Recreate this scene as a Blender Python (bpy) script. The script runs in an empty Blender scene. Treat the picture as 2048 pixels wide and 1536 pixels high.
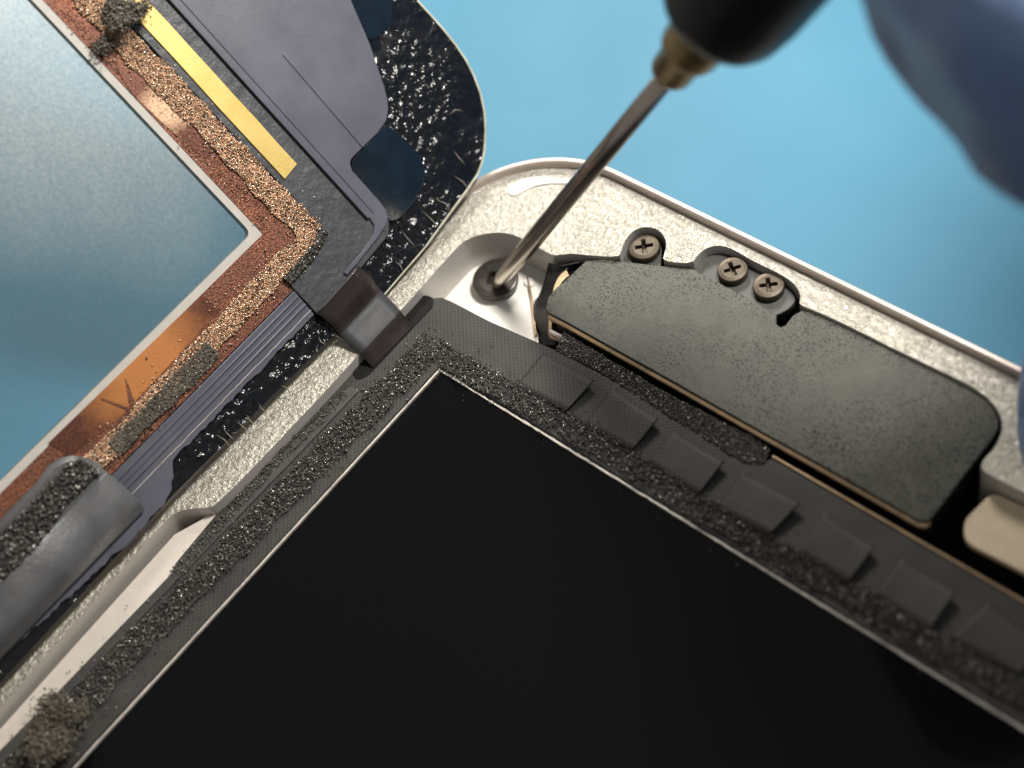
import bpy, bmesh, math, random
import numpy as np
from mathutils import Matrix, Vector
rng = np.random.default_rng(7)
random.seed(7)
scene = bpy.context.scene
col = scene.collection
# one Blender unit is one centimetre
scene.unit_settings.system = 'METRIC'
scene.unit_settings.scale_length = 0.01

# ------------------------------------------------------------------ camera
F, CX, CY = 3000.0, 1024.0, 768.0
R = np.array([[0.7472290095082195, 0.63215029146409, -0.20502394092210655],
              [0.44977250288600373, -0.7081654847514963, -0.5442484192483594],
              [-0.4892376753654863, 0.31446407618127775, -0.8134856125306892]])
T = 10.0 * np.array([(880 - CX) / F, (744 - CY) / F, 1.0])
C = -R.T @ T
cam = bpy.data.cameras.new('camera')
cam_o = bpy.data.objects.new('camera', cam)
col.objects.link(cam_o)
cam.sensor_width = 36.0
cam.lens = 36.0 * F / 2048.0
cam.clip_start = 0.05
cam.clip_end = 500
m = Matrix.Identity(4)
for i in range(3):
    m[i][0] = R[0][i]; m[i][1] = -R[1][i]; m[i][2] = -R[2][i]; m[i][3] = C[i]
cam_o.matrix_world = m
cam.dof.use_dof = True
cam.dof.focus_distance = 10.05
cam.dof.aperture_fstop = 0.24
scene.camera = cam_o

# ------------------------------------------------------------------ light
world = bpy.data.worlds.new('World')
scene.world = world
world.use_nodes = True
world.node_tree.nodes['Background'].inputs[0].default_value = (1.0, 0.95, 0.88, 1)
world.node_tree.nodes['Background'].inputs[1].default_value = 0.26

def area_lamp(name, loc, aim, size, power, color):
    l = bpy.data.lights.new(name, 'AREA')
    l.shape = 'DISK'; l.size = size; l.energy = power; l.color = color
    o = bpy.data.objects.new(name, l)
    col.objects.link(o)
    o.location = loc
    o.rotation_euler = (Vector(aim) - Vector(loc)).to_track_quat('-Z', 'Y').to_euler()
    return o
area_lamp('bench_lamp', (2.6, 5.0, 10.5), (0.0, 0.6, 0.0), 2.2, 1850, (1.0, 0.955, 0.88))
area_lamp('side_lamp', (-7.0, 9.0, 8.5), (0.0, 0.6, 0.0), 4.0, 1420, (1.0, 0.95, 0.86))

scene.view_settings.view_transform = 'Standard'
scene.view_settings.look = 'None'
scene.view_settings.exposure = 0.0
scene.view_settings.gamma = 1.0
scene.render.engine = 'CYCLES'
scene.cycles.use_denoising = True
scene.cycles.max_bounces = 8
scene.cycles.transparent_max_bounces = 12
scene.cycles.caustics_reflective = False
scene.cycles.caustics_refractive = False

# ------------------------------------------------------------------ geometry helpers
def ray(px, py):
    return np.array([(px - CX) / F, (py - CY) / F, 1.0])
def P(px, py, z=0.0):
    """the point at height z above the case ledge that lies on this line of sight"""
    r = R.T @ ray(px, py)
    return C + r * ((z - C[2]) / r[2])
def K(px, py, depth):
    return R.T @ (ray(px, py) * depth - T)

TH = math.radians(49.5)
PN = np.array([math.sin(TH), 0, math.cos(TH)])       # normal of the propped glass panel
PU = np.array([-math.cos(TH), 0, math.sin(TH)])      # up the panel
PY = np.array([0, 1.0, 0])
PO = np.array([-0.80, 0, 0.125])
def Q(px, py):
    r = R.T @ ray(px, py)
    w = C + r * (((PO - C) @ PN) / (r @ PN))
    return ((w - PO) @ PU, w[1])
def U(u, y, h=0.0):
    return PO + PU * u + PY * y + PN * h
def QL(*pts):
    return [Q(*p) for p in pts]

def smooth_poly(pts, n=2, closed=True):
    """Chaikin corner cutting"""
    pts = [np.array(p, float) for p in pts]
    for _ in range(n):
        out = []
        L = len(pts)
        for i in range(L if closed else L - 1):
            a, b = pts[i], pts[(i + 1) % L]
            out += [a * .75 + b * .25, a * .25 + b * .75]
        if not closed:
            out = [pts[0]] + out + [pts[-1]]
        pts = out
    return pts
def round_poly(pts, r, n=5):
    """round every corner of a polygon; r one number or one per corner"""
    pts = [np.array(p, float) for p in pts]
    L = len(pts)
    rs = r if hasattr(r, '__len__') else [r] * L
    out = []
    for i in range(L):
        p, a, b = pts[i], pts[i - 1], pts[(i + 1) % L]
        if rs[i] <= 0:
            out.append(p); continue
        da, db = a - p, b - p
        la, lb = np.linalg.norm(da), np.linalg.norm(db)
        d = min(rs[i], la * .49, lb * .49)
        s, e = p + da / la * d, p + db / lb * d
        for k in range(n + 1):
            t = k / n
            out.append((1 - t) ** 2 * s + 2 * t * (1 - t) * p + t * t * e)
    return out

def empty(name, loc):
    o = bpy.data.objects.new(name, None)
    o.empty_display_size = 0.2
    o.location = loc
    col.objects.link(o)
    return o
def world_loc(o):
    l = Vector((0, 0, 0))
    while o is not None:
        l = l + o.location; o = o.parent
    return l
def link(name, me, mats, parent=None, smooth=False):
    o = bpy.data.objects.new(name, me)
    col.objects.link(o)
    for mm in (mats if isinstance(mats, (list, tuple)) else [mats]):
        me.materials.append(mm)
    if parent is not None:
        w = world_loc(parent)
        me.transform(Matrix.Translation(-w))
        o.parent = parent
    if smooth:
        me.shade_smooth()
    return o
def mesh(name, verts, faces, mats, parent=None, smooth=False, idx=None):
    me = bpy.data.meshes.new(name)
    me.from_pydata([tuple(map(float, v)) for v in verts], [], [tuple(f) for f in faces])
    if idx is not None:
        for p, i in zip(me.polygons, idx):
            p.material_index = i
    bm = bmesh.new(); bm.from_mesh(me)
    bmesh.ops.recalc_face_normals(bm, faces=bm.faces[:])
    bm.to_mesh(me); bm.free()
    return link(name, me, mats, parent, smooth)
def bevel(o, w, seg=2):
    b = o.modifiers.new('bevel', 'BEVEL')
    b.width = w; b.segments = seg; b.limit_method = 'ANGLE'; b.angle_limit = math.radians(40)
    return o
def prism(name, top, nrm, t, mats, parent=None, bev=0.0, side_idx=0):
    """a plate whose upper face is the polygon top; t thick against nrm"""
    top = [np.array(p) for p in top]
    L = len(top)
    v = top + [p - np.array(nrm) * t for p in top]
    f = [list(range(L)), list(range(2 * L - 1, L - 1, -1))]
    f += [[i, i + L, (i + 1) % L + L, (i + 1) % L] for i in range(L)]
    o = mesh(name, v, f, mats, parent, idx=[0, side_idx] + [side_idx] * L)
    o.data.shade_smooth(); o.data.set_sharp_from_angle(angle=math.radians(32))
    if bev: bevel(o, bev)
    return o
def flat(name, px, z, t, mats, parent=None, bev=0.0, side_idx=0):
    return prism(name, [P(p[0], p[1], z) for p in px], (0, 0, 1), t, mats, parent, bev, side_idx)
def onpanel(name, uy, h, t, mats, parent=None, bev=0.0, side_idx=0):
    return prism(name, [U(p[0], p[1], h) for p in uy], PN, t, mats, parent, bev, side_idx)
def frame_of(axis):
    a = np.array(axis, float); a /= np.linalg.norm(a)
    h = np.array([0, 0, 1.0]) if abs(a[2]) < .9 else np.array([1.0, 0, 0])
    x = np.cross(h, a); x /= np.linalg.norm(x)
    return x, np.cross(a, x), a
def lathe(name, base, axis, prof, mat, parent=None, n=48, smooth=True, mod=None):
    x, y, a = frame_of(axis)
    v, f = [], []
    for s, r in prof:
        for k in range(n):
            an = 2 * math.pi * k / n
            rr = r * (mod(an, s) if mod else 1)
            v.append(np.array(base) + a * s + (x * math.cos(an) + y * math.sin(an)) * rr)
    for i in range(len(prof) - 1):
        for k in range(n):
            f.append([i * n + k, i * n + (k + 1) % n, (i + 1) * n + (k + 1) % n, (i + 1) * n + k])
    f.append(list(range(n - 1, -1, -1))); f.append([(len(prof) - 1) * n + k for k in range(n)])
    return mesh(name, v, f, mat, parent, smooth)
def ribbon(name, left, right, mat, parent=None, t=0.012, sub=6, smooth=True, rows=None):
    """a film through matching left and right edge points, with thickness"""
    def spl(pts):
        pts = [np.array(p, float) for p in pts]
        out = []
        for i in range(len(pts) - 1):
            p0 = pts[max(i - 1, 0)]; p1 = pts[i]; p2 = pts[i + 1]; p3 = pts[min(i + 2, len(pts) - 1)]
            for k in range(sub):
                s = k / sub
                out.append(.5 * (2 * p1 + (p2 - p0) * s + (2 * p0 - 5 * p1 + 4 * p2 - p3) * s * s + (3 * p1 - p0 - 3 * p2 + p3) * s ** 3))
        return out + [pts[-1]]
    l, r = spl(left), spl(right)
    W = 6
    v = [a + (b - a) * j / W for a, b in zip(l, r) for j in range(W + 1)]
    f = [[i * (W + 1) + j, i * (W + 1) + j + 1, (i + 1) * (W + 1) + j + 1, (i + 1) * (W + 1) + j] for i in range(len(l) - 1) for j in range(W)]
    o = mesh(name, v, f, mat, parent, smooth, idx=[rows[i // sub] for i in range(len(l) - 1) for j in range(W)] if rows else None)
    so = o.modifiers.new('thick', 'SOLIDIFY'); so.thickness = t; so.offset = 0
    return o
def inside(poly, pts):
    x, y = pts[:, 0], pts[:, 1]
    c = np.zeros(len(pts), bool)
    n = len(poly)
    for i in range(n):
        x1, y1 = poly[i]; x2, y2 = poly[i - 1]
        k = ((y1 > y) != (y2 > y)) & (x < (x2 - x1) * (y - y1) / (y2 - y1 + 1e-12) + x1)
        c ^= k
    return c
def scatter(poly, n, edge=None):
    poly = np.array([(p[0], p[1]) for p in poly], float)
    lo, hi = poly.min(0), poly.max(0)
    out = np.zeros((0, 2))
    while len(out) < n:
        p = lo + rng.random((n * 3, 2)) * (hi - lo)
        out = np.vstack([out, p[inside(poly, p)]])
    return out[:n]
OCT = np.array([[1, 0, 0], [-1, 0, 0], [0, 1, 0], [0, -1, 0], [0, 0, 1], [0, 0, -1.]])
OCF = np.array([[0, 2, 4], [2, 1, 4], [1, 3, 4], [3, 0, 4], [2, 0, 5], [1, 2, 5], [3, 1, 5], [0, 3, 5]])
def grains(name, centres, size, mat, parent=None, flatten=None, kind=True, mats=None):
    """many crumbs of foam as one part: uneven eight-faced bits"""
    n = len(centres)
    s = size[0] + (size[1] - size[0]) * rng.random(n) ** 2.2
    rot = rng.normal(size=(n, 3, 3))
    qs = np.linalg.qr(rot)[0]
    sc = .55 + .9 * rng.random((n, 6, 1))
    v = (OCT[None] * sc) @ qs
    v = v * s[:, None, None] + np.asarray(centres)[:, None, :]
    f = (OCF[None] + 6 * np.arange(n)[:, None, None]).reshape(-1, 3)
    me = bpy.data.meshes.new(name)
    v = v.reshape(-1, 3)
    me.vertices.add(len(v)); me.vertices.foreach_set('co', v.ravel())
    me.loops.add(f.size); me.loops.foreach_set('vertex_index', f.ravel().astype(np.int32))
    me.polygons.add(len(f))
    me.polygons.foreach_set('loop_start', np.arange(0, f.size, 3, dtype=np.int32))
    me.polygons.foreach_set('loop_total', np.full(len(f), 3, np.int32))
    ms = mats or [mat]
    if len(ms) > 1:
        gi = rng.choice(len(ms), n, p=[.66, .17, .14, .03] if len(ms) == 4 else [.66] + [.34 / (len(ms) - 1)] * (len(ms) - 1))
        me.polygons.foreach_set('material_index', np.repeat(gi, 8).astype(np.int32))
    me.update(calc_edges=True); me.validate()
    o = link(name, me, ms, parent)
    if kind: o['kind'] = 'stuff'
    return o
def tag(o, label, cat, group=None, kind=None):
    if label: o['label'] = label
    if cat: o['category'] = cat
    if group: o['group'] = group
    if kind: o['kind'] = kind
    return o

# ------------------------------------------------------------------ materials
class Mat:
    def __init__(s, name, base=(.5, .5, .5), rough=.5, metal=0.0, spec=.5, coat=0.0, coat_rough=.1):
        s.m = bpy.data.materials.new(name); s.m.use_nodes = True
        s.t = s.m.node_tree; s.b = s.t.nodes['Principled BSDF']
        s.b.inputs['Base Color'].default_value = (*base, 1)
        s.b.inputs['Roughness'].default_value = rough
        s.b.inputs['Metallic'].default_value = metal
        s.b.inputs['Specular IOR Level'].default_value = spec
        s.b.inputs['Coat Weight'].default_value = coat
        s.b.inputs['Coat Roughness'].default_value = coat_rough
        s.tc = s.t.nodes.new('ShaderNodeTexCoord')
        s.last_bump = None
    def noise(s, scale, detail=4, rough=.6, stretch=None, dist=0.0, coord='Object'):
        n = s.t.nodes.new('ShaderNodeTexNoise')
        n.inputs['Scale'].default_value = scale; n.inputs['Detail'].default_value = detail
        n.inputs['Roughness'].default_value = rough; n.inputs['Distortion'].default_value = dist
        s._vec(n, stretch, coord)
        return n.outputs['Fac']
    def vor(s, scale, feature='F1', out='Distance', stretch=None, rnd=1.0):
        n = s.t.nodes.new('ShaderNodeTexVoronoi'); n.feature = feature
        n.inputs['Scale'].default_value = scale; n.inputs['Randomness'].default_value = rnd
        s._vec(n, stretch, 'Object')
        return n.outputs[out]
    def wave(s, scale, rot=(0, 0, 0), dist=0.0):
        n = s.t.nodes.new('ShaderNodeTexWave'); n.inputs['Scale'].default_value = scale
        n.inputs['Distortion'].default_value = dist
        s._vec(n, None, 'Object', rot)
        return n.outputs['Fac']
    def _vec(s, n, stretch, coord, rot=(0, 0, 0)):
        mp = s.t.nodes.new('ShaderNodeMapping')
        s.t.links.new(s.tc.outputs[coord], mp.inputs['Vector'])
        if stretch: mp.inputs['Scale'].default_value = stretch
        mp.inputs['Rotation'].default_value = rot
        s.t.links.new(mp.outputs['Vector'], n.inputs['Vector'])
    def ramp(s, fac, stops):
        r = s.t.nodes.new('ShaderNodeValToRGB')
        e = r.color_ramp.elements
        while len(e) < len(stops): e.new(.5)
        for k, (pos, c) in enumerate(stops):
            e[k].position = pos
            e[k].color = (*c, 1) if hasattr(c, '__len__') else (c, c, c, 1)
        s.t.links.new(fac, r.inputs['Fac'])
        return r.outputs['Color']
    def math(s, op, a, b=None):
        n = s.t.nodes.new('ShaderNodeMath'); n.operation = op
        for k, x in enumerate((a, b)):
            if x is None: continue
            if isinstance(x, (int, float)): n.inputs[k].default_value = x
            else: s.t.links.new(x, n.inputs[k])
        return n.outputs[0]
    def mix(s, fac, a, b, mode='MIX'):
        n = s.t.nodes.new('ShaderNodeMix'); n.data_type = 'RGBA'; n.blend_type = mode
        for i, x in ((0, fac), (6, a), (7, b)):
            if isinstance(x, (int, float)): n.inputs[i].default_value = x
            elif isinstance(x, tuple): n.inputs[i].default_value = (*x, 1)
            else: s.t.links.new(x, n.inputs[i])
        return n.outputs[2]
    def color(s, c): s.t.links.new(c, s.b.inputs['Base Color']); return s
    def rough(s, fac, lo, hi):
        n = s.t.nodes.new('ShaderNodeMapRange')
        s.t.links.new(fac, n.inputs[0]); n.inputs[3].default_value = lo; n.inputs[4].default_value = hi
        s.t.links.new(n.outputs[0], s.b.inputs['Roughness']); return s
    def bump(s, fac, strength, dist):
        n = s.t.nodes.new('ShaderNodeBump')
        n.inputs['Strength'].default_value = strength; n.inputs['Distance'].default_value = dist
        s.t.links.new(fac, n.inputs['Height'])
        if s.last_bump is not None: s.t.links.new(s.last_bump, n.inputs['Normal'])
        s.last_bump = n.outputs['Normal']
        s.t.links.new(s.last_bump, s.b.inputs['Normal'])
        s.t.links.new(s.last_bump, s.b.inputs['Coat Normal'])
        return s

def m_mat():
    M = Mat('blue_mat', rough=.55, spec=.35)
    n = M.noise(.22, 3); n2 = M.noise(35, 3)
    c = M.ramp(n, [(.3, (.050, .200, .315)), (.7, (.084, .275, .41))])
    sp = M.ramp(M.vor(.9), [(.0, (.55, .6, .5)), (.022, (.6, .65, .6)), (.03, 1.0)])
    M.color(M.mix(.6, c, sp, 'MULTIPLY')).bump(n2, .08, .02)
    return M.m
def m_alu_top():
    M = Mat('glue_coated_aluminium', rough=.38, metal=.55, spec=.6, coat=.3, coat_rough=.12)
    a = M.vor(36, 'SMOOTH_F1'); b = M.noise(24, 5, .65, dist=.8); c = M.noise(60, 3); d = M.noise(2.5, 3)
    M.color(M.mix(M.ramp(d, [(.35, 0.0), (.7, 1.0)]), (.46, .43, .37), (.57, .54, .475)))
    cr = M.ramp(M.vor(11, 'DISTANCE_TO_EDGE'), [(0, 0.0), (.04, 1.0)])
    M.rough(b, .2, .46)
    M.bump(b, .55, .038).bump(a, .34, .022).bump(c, .42, .014)
    return M.m
def m_alu():
    M = Mat('machined_aluminium', rough=.42, metal=.2, spec=.5)
    n = M.noise(90, 2); l = M.noise(8, 3, stretch=(1, 1, 30))
    M.color(M.ramp(l, [(.3, (.50, .475, .44)), (.7, (.60, .575, .54))])).rough(l, .34, .5).bump(n, .05, .005)
    return M.m
def m_rim():
    M = Mat('anodised_rim', rough=.36, metal=.5, spec=.5)
    n = M.noise(70, 2)
    M.color(M.ramp(M.noise(3, 2), [(.3, (.60, .51, .455)), (.7, (.68, .595, .54))])).bump(n, .07, .006)
    return M.m
def m_white():
    M = Mat('white_plate', rough=.38, spec=.4)
    M.color(M.ramp(M.noise(6, 4), [(.3, (.80, .77, .72)), (.7, (.88, .86, .82))])).bump(M.noise(40, 2), .04, .005)
    return M.m
def m_plain(name, c, rough=.5, metal=0.0, spec=.5, nz=30, bs=.12, bd=.008, var=.25, coat=0.0):
    M = Mat(name, rough=rough, metal=metal, spec=spec, coat=coat)
    lo = tuple(x * (1 - var) for x in c); hi = tuple(min(1, x * (1 + var)) for x in c)
    n = M.noise(nz * .3, 4)
    M.color(M.ramp(n, [(.3, lo), (.7, hi)])).rough(M.noise(nz * .5, 3), rough * .8, min(1, rough * 1.25)).bump(M.noise(nz, 4), bs, bd)
    return M.m
def m_weave():
    M = Mat('woven_tape', rough=.62, spec=.35)
    a = M.wave(12, (0, 0, math.radians(47))); b = M.wave(12, (0, 0, math.radians(137)))
    w = M.math('MULTIPLY', a, b)
    n = M.noise(4, 4); d = M.noise(55, 3)
    c = M.ramp(n, [(.3, (.028, .0265, .025)), (.72, (.048, .046, .043))])
    M.color(M.mix(M.ramp(w, [(.1, 0.0), (.7, .16)]), c, (.10, .095, .088)))
    M.bump(w, .2, .010).bump(d, .15, .01)
    return M.m
def m_speaker():
    M = Mat('pitted_speaker_plate', rough=.55, metal=.0, spec=.35)
    spots = M.ramp(M.noise(66, 1, .5), [(.39, 0.0), (.44, 1.0)])
    wear = M.ramp(M.noise(1.1, 4, .6, dist=.6), [(.36, 1.0), (.5, 0.0)])
    pits = M.math('MAXIMUM', spots, wear)
    n = M.noise(5, 5, .7)
    base = M.ramp(n, [(.3, (.058, .059, .047)), (.7, (.094, .095, .076))])
    M.color(M.mix(pits, (.010, .010, .0095), base))
    M.rough(M.noise(1.3, 4, .6), .22, .72).bump(pits, .14, .008).bump(M.noise(28, 4), .08, .010)
    return M.m
def m_black_glue():
    M = Mat('glossy_black_glue', (.006, .007, .009), rough=.17, spec=.42, coat=.0, coat_rough=.06)
    d = M.noise(1.6, 2)
    amt = M.ramp(d, [(.36, .07), (.56, 1.0)])
    a = M.noise(13, 3, .55, dist=.4); b = M.vor(17, 'SMOOTH_F1')
    h = M.math('MULTIPLY', M.math('ADD', a, b), amt)
    M.bump(h, .8, .034).bump(M.noise(45, 2), .10, .005)
    return M.m
def m_lavender():
    M = Mat('lavender_grey_film', rough=.34, spec=.45)
    n = M.noise(2.2, 5, .6); f = M.noise(55, 3)
    M.color(M.ramp(n, [(.3, (.080, .082, .110)), (.72, (.112, .115, .146))])).rough(n, .28, .45).bump(f, .10, .005).bump(M.noise(5, 3), .08, .02)
    return M.m
def m_brown():
    M = Mat('dark_copper_film', rough=.36, metal=.55, spec=.5)
    g = M.noise(75, 3, .7); n = M.noise(1.8, 3)
    c = M.mix(M.ramp(n, [(.35, 0.0), (.7, 1.0)]), (.22, .085, .050), (.34, .12, .062))
    M.color(M.mix(M.ramp(g, [(.38, .9), (.62, 0.0)]), c, (.05, .024, .019))).bump(g, .5, .012)
    return M.m
def m_gold():
    M = Mat('gold_tape', rough=.40, metal=.4, spec=.5)
    n = M.noise(3.5, 4); g = M.noise(60, 2)
    M.color(M.ramp(n, [(.3, (.60, .42, .115)), (.7, (.70, .53, .19))])).bump(g, .12, .006)
    return M.m
def m_window():
    M = Mat('dusty_glass_painted_haze')
    t = M.t; out = t.nodes['Material Output']
    tr = t.nodes.new('ShaderNodeBsdfTransparent'); tr.inputs[0].default_value = (.92, .96, .97, 1)
    gl = t.nodes.new('ShaderNodeBsdfGlossy'); gl.inputs['Roughness'].default_value = .33
    df = t.nodes.new('ShaderNodeBsdfDiffuse'); df.inputs[0].default_value = (.60, .61, .575, 1)
    gs = t.nodes.new('ShaderNodeBsdfGlossy'); gs.inputs['Roughness'].default_value = .04
    dust = M.ramp(M.noise(38, 3, .7), [(.36, .30), (.64, .44)])
    vd = t.nodes.new('ShaderNodeVectorMath'); vd.operation = 'DISTANCE'
    t.links.new(M.tc.outputs['Object'], vd.inputs[0]); vd.inputs[1].default_value = WC
    q = M.math("MULTIPLY", M.math("ADD", vd.outputs["Value"], M.math("MULTIPLY", M.noise(.8, 3), .9)), .5)
    painted_haze = M.ramp(q, [(0, 1.0), (1.0, .22)])  # grey shade and glare in the pane, painted as haze over the dust
    painted_haze.node.color_ramp.elements[0].position = .55
    dd = M.math('MULTIPLY', dust, painted_haze)
    a = t.nodes.new('ShaderNodeMixShader'); t.links.new(dd, a.inputs[0])
    add = t.nodes.new('ShaderNodeMixShader'); add.inputs[0].default_value = .35
    t.links.new(df.outputs[0], add.inputs[1]); t.links.new(gl.outputs[0], add.inputs[2])
    t.links.new(tr.outputs[0], a.inputs[1]); t.links.new(add.outputs[0], a.inputs[2])
    fr = t.nodes.new('ShaderNodeFresnel'); fr.inputs[0].default_value = 1.45
    b = t.nodes.new('ShaderNodeMixShader'); t.links.new(fr.outputs[0], b.inputs[0])
    t.links.new(a.outputs[0], b.inputs[1]); t.links.new(gs.outputs[0], b.inputs[2])
    t.links.new(b.outputs[0], out.inputs[0])
    return M.m
def m_clear():
    M = Mat('clear_glass')
    t = M.t
    tr = t.nodes.new('ShaderNodeBsdfTransparent'); tr.inputs[0].default_value = (.97, .985, .985, 1)
    gs = t.nodes.new('ShaderNodeBsdfGlossy'); gs.inputs['Roughness'].default_value = .03
    fr = t.nodes.new('ShaderNodeFresnel'); fr.inputs[0].default_value = 1.2
    b = t.nodes.new('ShaderNodeMixShader'); t.links.new(fr.outputs[0], b.inputs[0])
    t.links.new(tr.outputs[0], b.inputs[1]); t.links.new(gs.outputs[0], b.inputs[2])
    t.links.new(b.outputs[0], t.nodes['Material Output'].inputs[0])
    return M.m
def m_foil_glow(name, px, rad, c):  # reflected glow put into the colour: c at px, browner outward
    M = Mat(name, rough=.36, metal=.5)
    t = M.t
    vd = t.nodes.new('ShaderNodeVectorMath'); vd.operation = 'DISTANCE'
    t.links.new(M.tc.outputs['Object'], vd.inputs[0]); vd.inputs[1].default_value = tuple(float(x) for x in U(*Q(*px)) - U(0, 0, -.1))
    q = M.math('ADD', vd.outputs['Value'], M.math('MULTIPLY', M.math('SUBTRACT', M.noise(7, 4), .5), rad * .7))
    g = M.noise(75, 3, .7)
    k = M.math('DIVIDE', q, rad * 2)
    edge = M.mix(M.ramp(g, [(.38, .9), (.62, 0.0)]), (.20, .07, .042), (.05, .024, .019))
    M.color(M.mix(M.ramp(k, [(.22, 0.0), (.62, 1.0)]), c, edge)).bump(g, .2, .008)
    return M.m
def m_lcd():
    M = Mat('black_display_glass', (.0035, .0035, .004), rough=.12, spec=.18)
    dust = M.ramp(M.noise(48, 2, .5), [(.76, 0.0), (.82, 1.0)])
    M.rough(M.noise(1.2, 3), .06, .12)
    M.color(M.mix(dust, (.003, .003, .0034), (.012, .0115, .011)))
    return M.m
def m_steel():
    M = Mat('screwdriver_steel', rough=.24, metal=1.0)
    M.color(M.ramp(M.noise(6, 4), [(.3, (.44, .385, .335)), (.7, (.50, .445, .39))])).rough(M.noise(5, 3), .2, .3).bump(M.noise(60, 2), .02, .002)
    return M.m

_c = U(*Q(190, 120)) - U(0, 0, -.1)
WC = tuple(float(x) for x in _c)
MAT = dict(
    mat=m_mat(), alu_top=m_alu_top(), alu=m_alu(), rim=m_rim(), white=m_white(), weave=m_weave(), speaker=m_speaker(),
    glue=m_black_glue(), lav=m_lavender(), brown=m_brown(), gold=m_gold(), window=m_window(), clear=m_clear(), steel=m_steel(),
    tape=m_plain('black_tape', (.052, .049, .046), .55, nz=22, bs=.15, bd=.012),
    cavity=m_plain('dark_cavity', (.008, .008, .0075), .7, spec=.2),
    black=m_plain('black_plastic', (.012, .012, .013), .42),
    lcd=m_lcd(),
    edge=m_plain('bright_display_edge', (.62, .57, .52), .35, metal=.3, nz=25, bs=.3, bd=.01),
    brass=m_plain('brass_edge', (.36, .255, .155), .38, metal=.5),
    screw=m_plain('dark_bronze_screw', (.085, .068, .050), .42, metal=.6, nz=60, bs=.06, bd=.004, var=.15),
    screw2=m_plain('black_screw', (.058, .050, .044), .36, metal=.5, nz=50, bs=.06, bd=.004),
    bracket=m_plain('dark_bracket', (.060, .060, .056), .42, nz=40, bs=.08, bd=.006),
    film=m_plain('matte_black_film', (.050, .053, .060), .45, nz=13, bs=.45, bd=.022),
    shiny=m_plain('shiny_grey_film', (.092, .094, .10), .36, spec=.5, nz=16, bs=.22, bd=.02),
    flap=m_plain('brown_black_film', (.024, .018, .017), .22, spec=.5, nz=14, bs=.06, bd=.008),
    deep=m_plain('dark_blue_glass', (.006, .012, .018), .14, nz=30, bs=.04),
    glass=m_plain('glass_edge', (.50, .50, .40), .2, spec=.6),
    border=m_plain('white_print', (.50, .475, .435), .5, bs=.03, var=.06),
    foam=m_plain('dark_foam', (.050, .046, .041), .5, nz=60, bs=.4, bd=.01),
    foam_lit=m_plain('foam_painted_glint', (.20, .188, .165), .18, spec=.8, nz=60, bs=.4, bd=.01, coat=.5),  # paler copy of the foam, glint put into its colour
    foam_brown=m_plain('brown_foam', (.070, .056, .052), .5, nz=60, bs=.3, bd=.01),
    olive=m_plain('olive_grey_foam', (.125, .108, .080), .6, nz=40, bs=.4, bd=.02),
    copper=m_plain('copper_foam', (.72, .45, .29), .36, metal=.6, nz=60, bs=.4, bd=.01),
    copper_lit=m_plain('copper_painted_glint', (.95, .74, .56), .2, metal=.85, nz=60, bs=.3, bd=.01),  # paler copper copy with the sparkle in its colour
    orange=m_plain('foil_painted_glow', (.36, .125, .045), .34, metal=.5, nz=40, bs=.08, bd=.006, var=.2),
    umber=m_plain('umber_foam', (.085, .045, .03), .5, nz=60, bs=.3, bd=.01),
    thread=m_plain('dried_glue_thread', (.28, .26, .22), .3),
    glint=m_plain('painted_foam_sparkle', (.75, .72, .66), .12, spec=.8, metal=.5),  # near-white bits that paint sparkle onto the foam
    shelf=m_plain('smooth_pale_shelf', (.72, .655, .59), .38, metal=.1, nz=40, bs=.03, var=.05),
    crumb=m_plain('brown_grey_crumb', (.125, .107, .080), .6, nz=40, bs=.4, bd=.02),
    peach=m_plain('foil_painted_glare', (.50, .31, .20), .35, metal=.5, nz=40, bs=.08, bd=.006, var=.15),
    film_sheen=m_plain('film_painted_sheen', (.040, .042, .047), .5, spec=.3, nz=9, bs=.06, bd=.01),
    handle=m_plain('black_handle', (.010, .010, .012), .38, spec=.5, nz=40, bs=.05),
    collar=m_plain('brass_collar', (.42, .30, .15), .33, metal=.8),
    glove=m_plain('blue_nitrile_glove', (.20, .29, .52), .45, spec=.5, nz=3, bs=.35, bd=.12),
    tan=m_plain('cream_shelf', (.72, .59, .42), .4, metal=.1, nz=50, bs=.03, var=.06),
)

# ------------------------------------------------------------------ work mat
mv = [(-60, -60, -.76), (60, -60, -.76), (60, 60, -.76), (-60, 60, -.76)]
o = mesh('work_mat', [(x, y, z) for x, y, z in mv], [(0, 1, 2, 3)], MAT['mat'])
tag(o, None, None, kind='structure')

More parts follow.
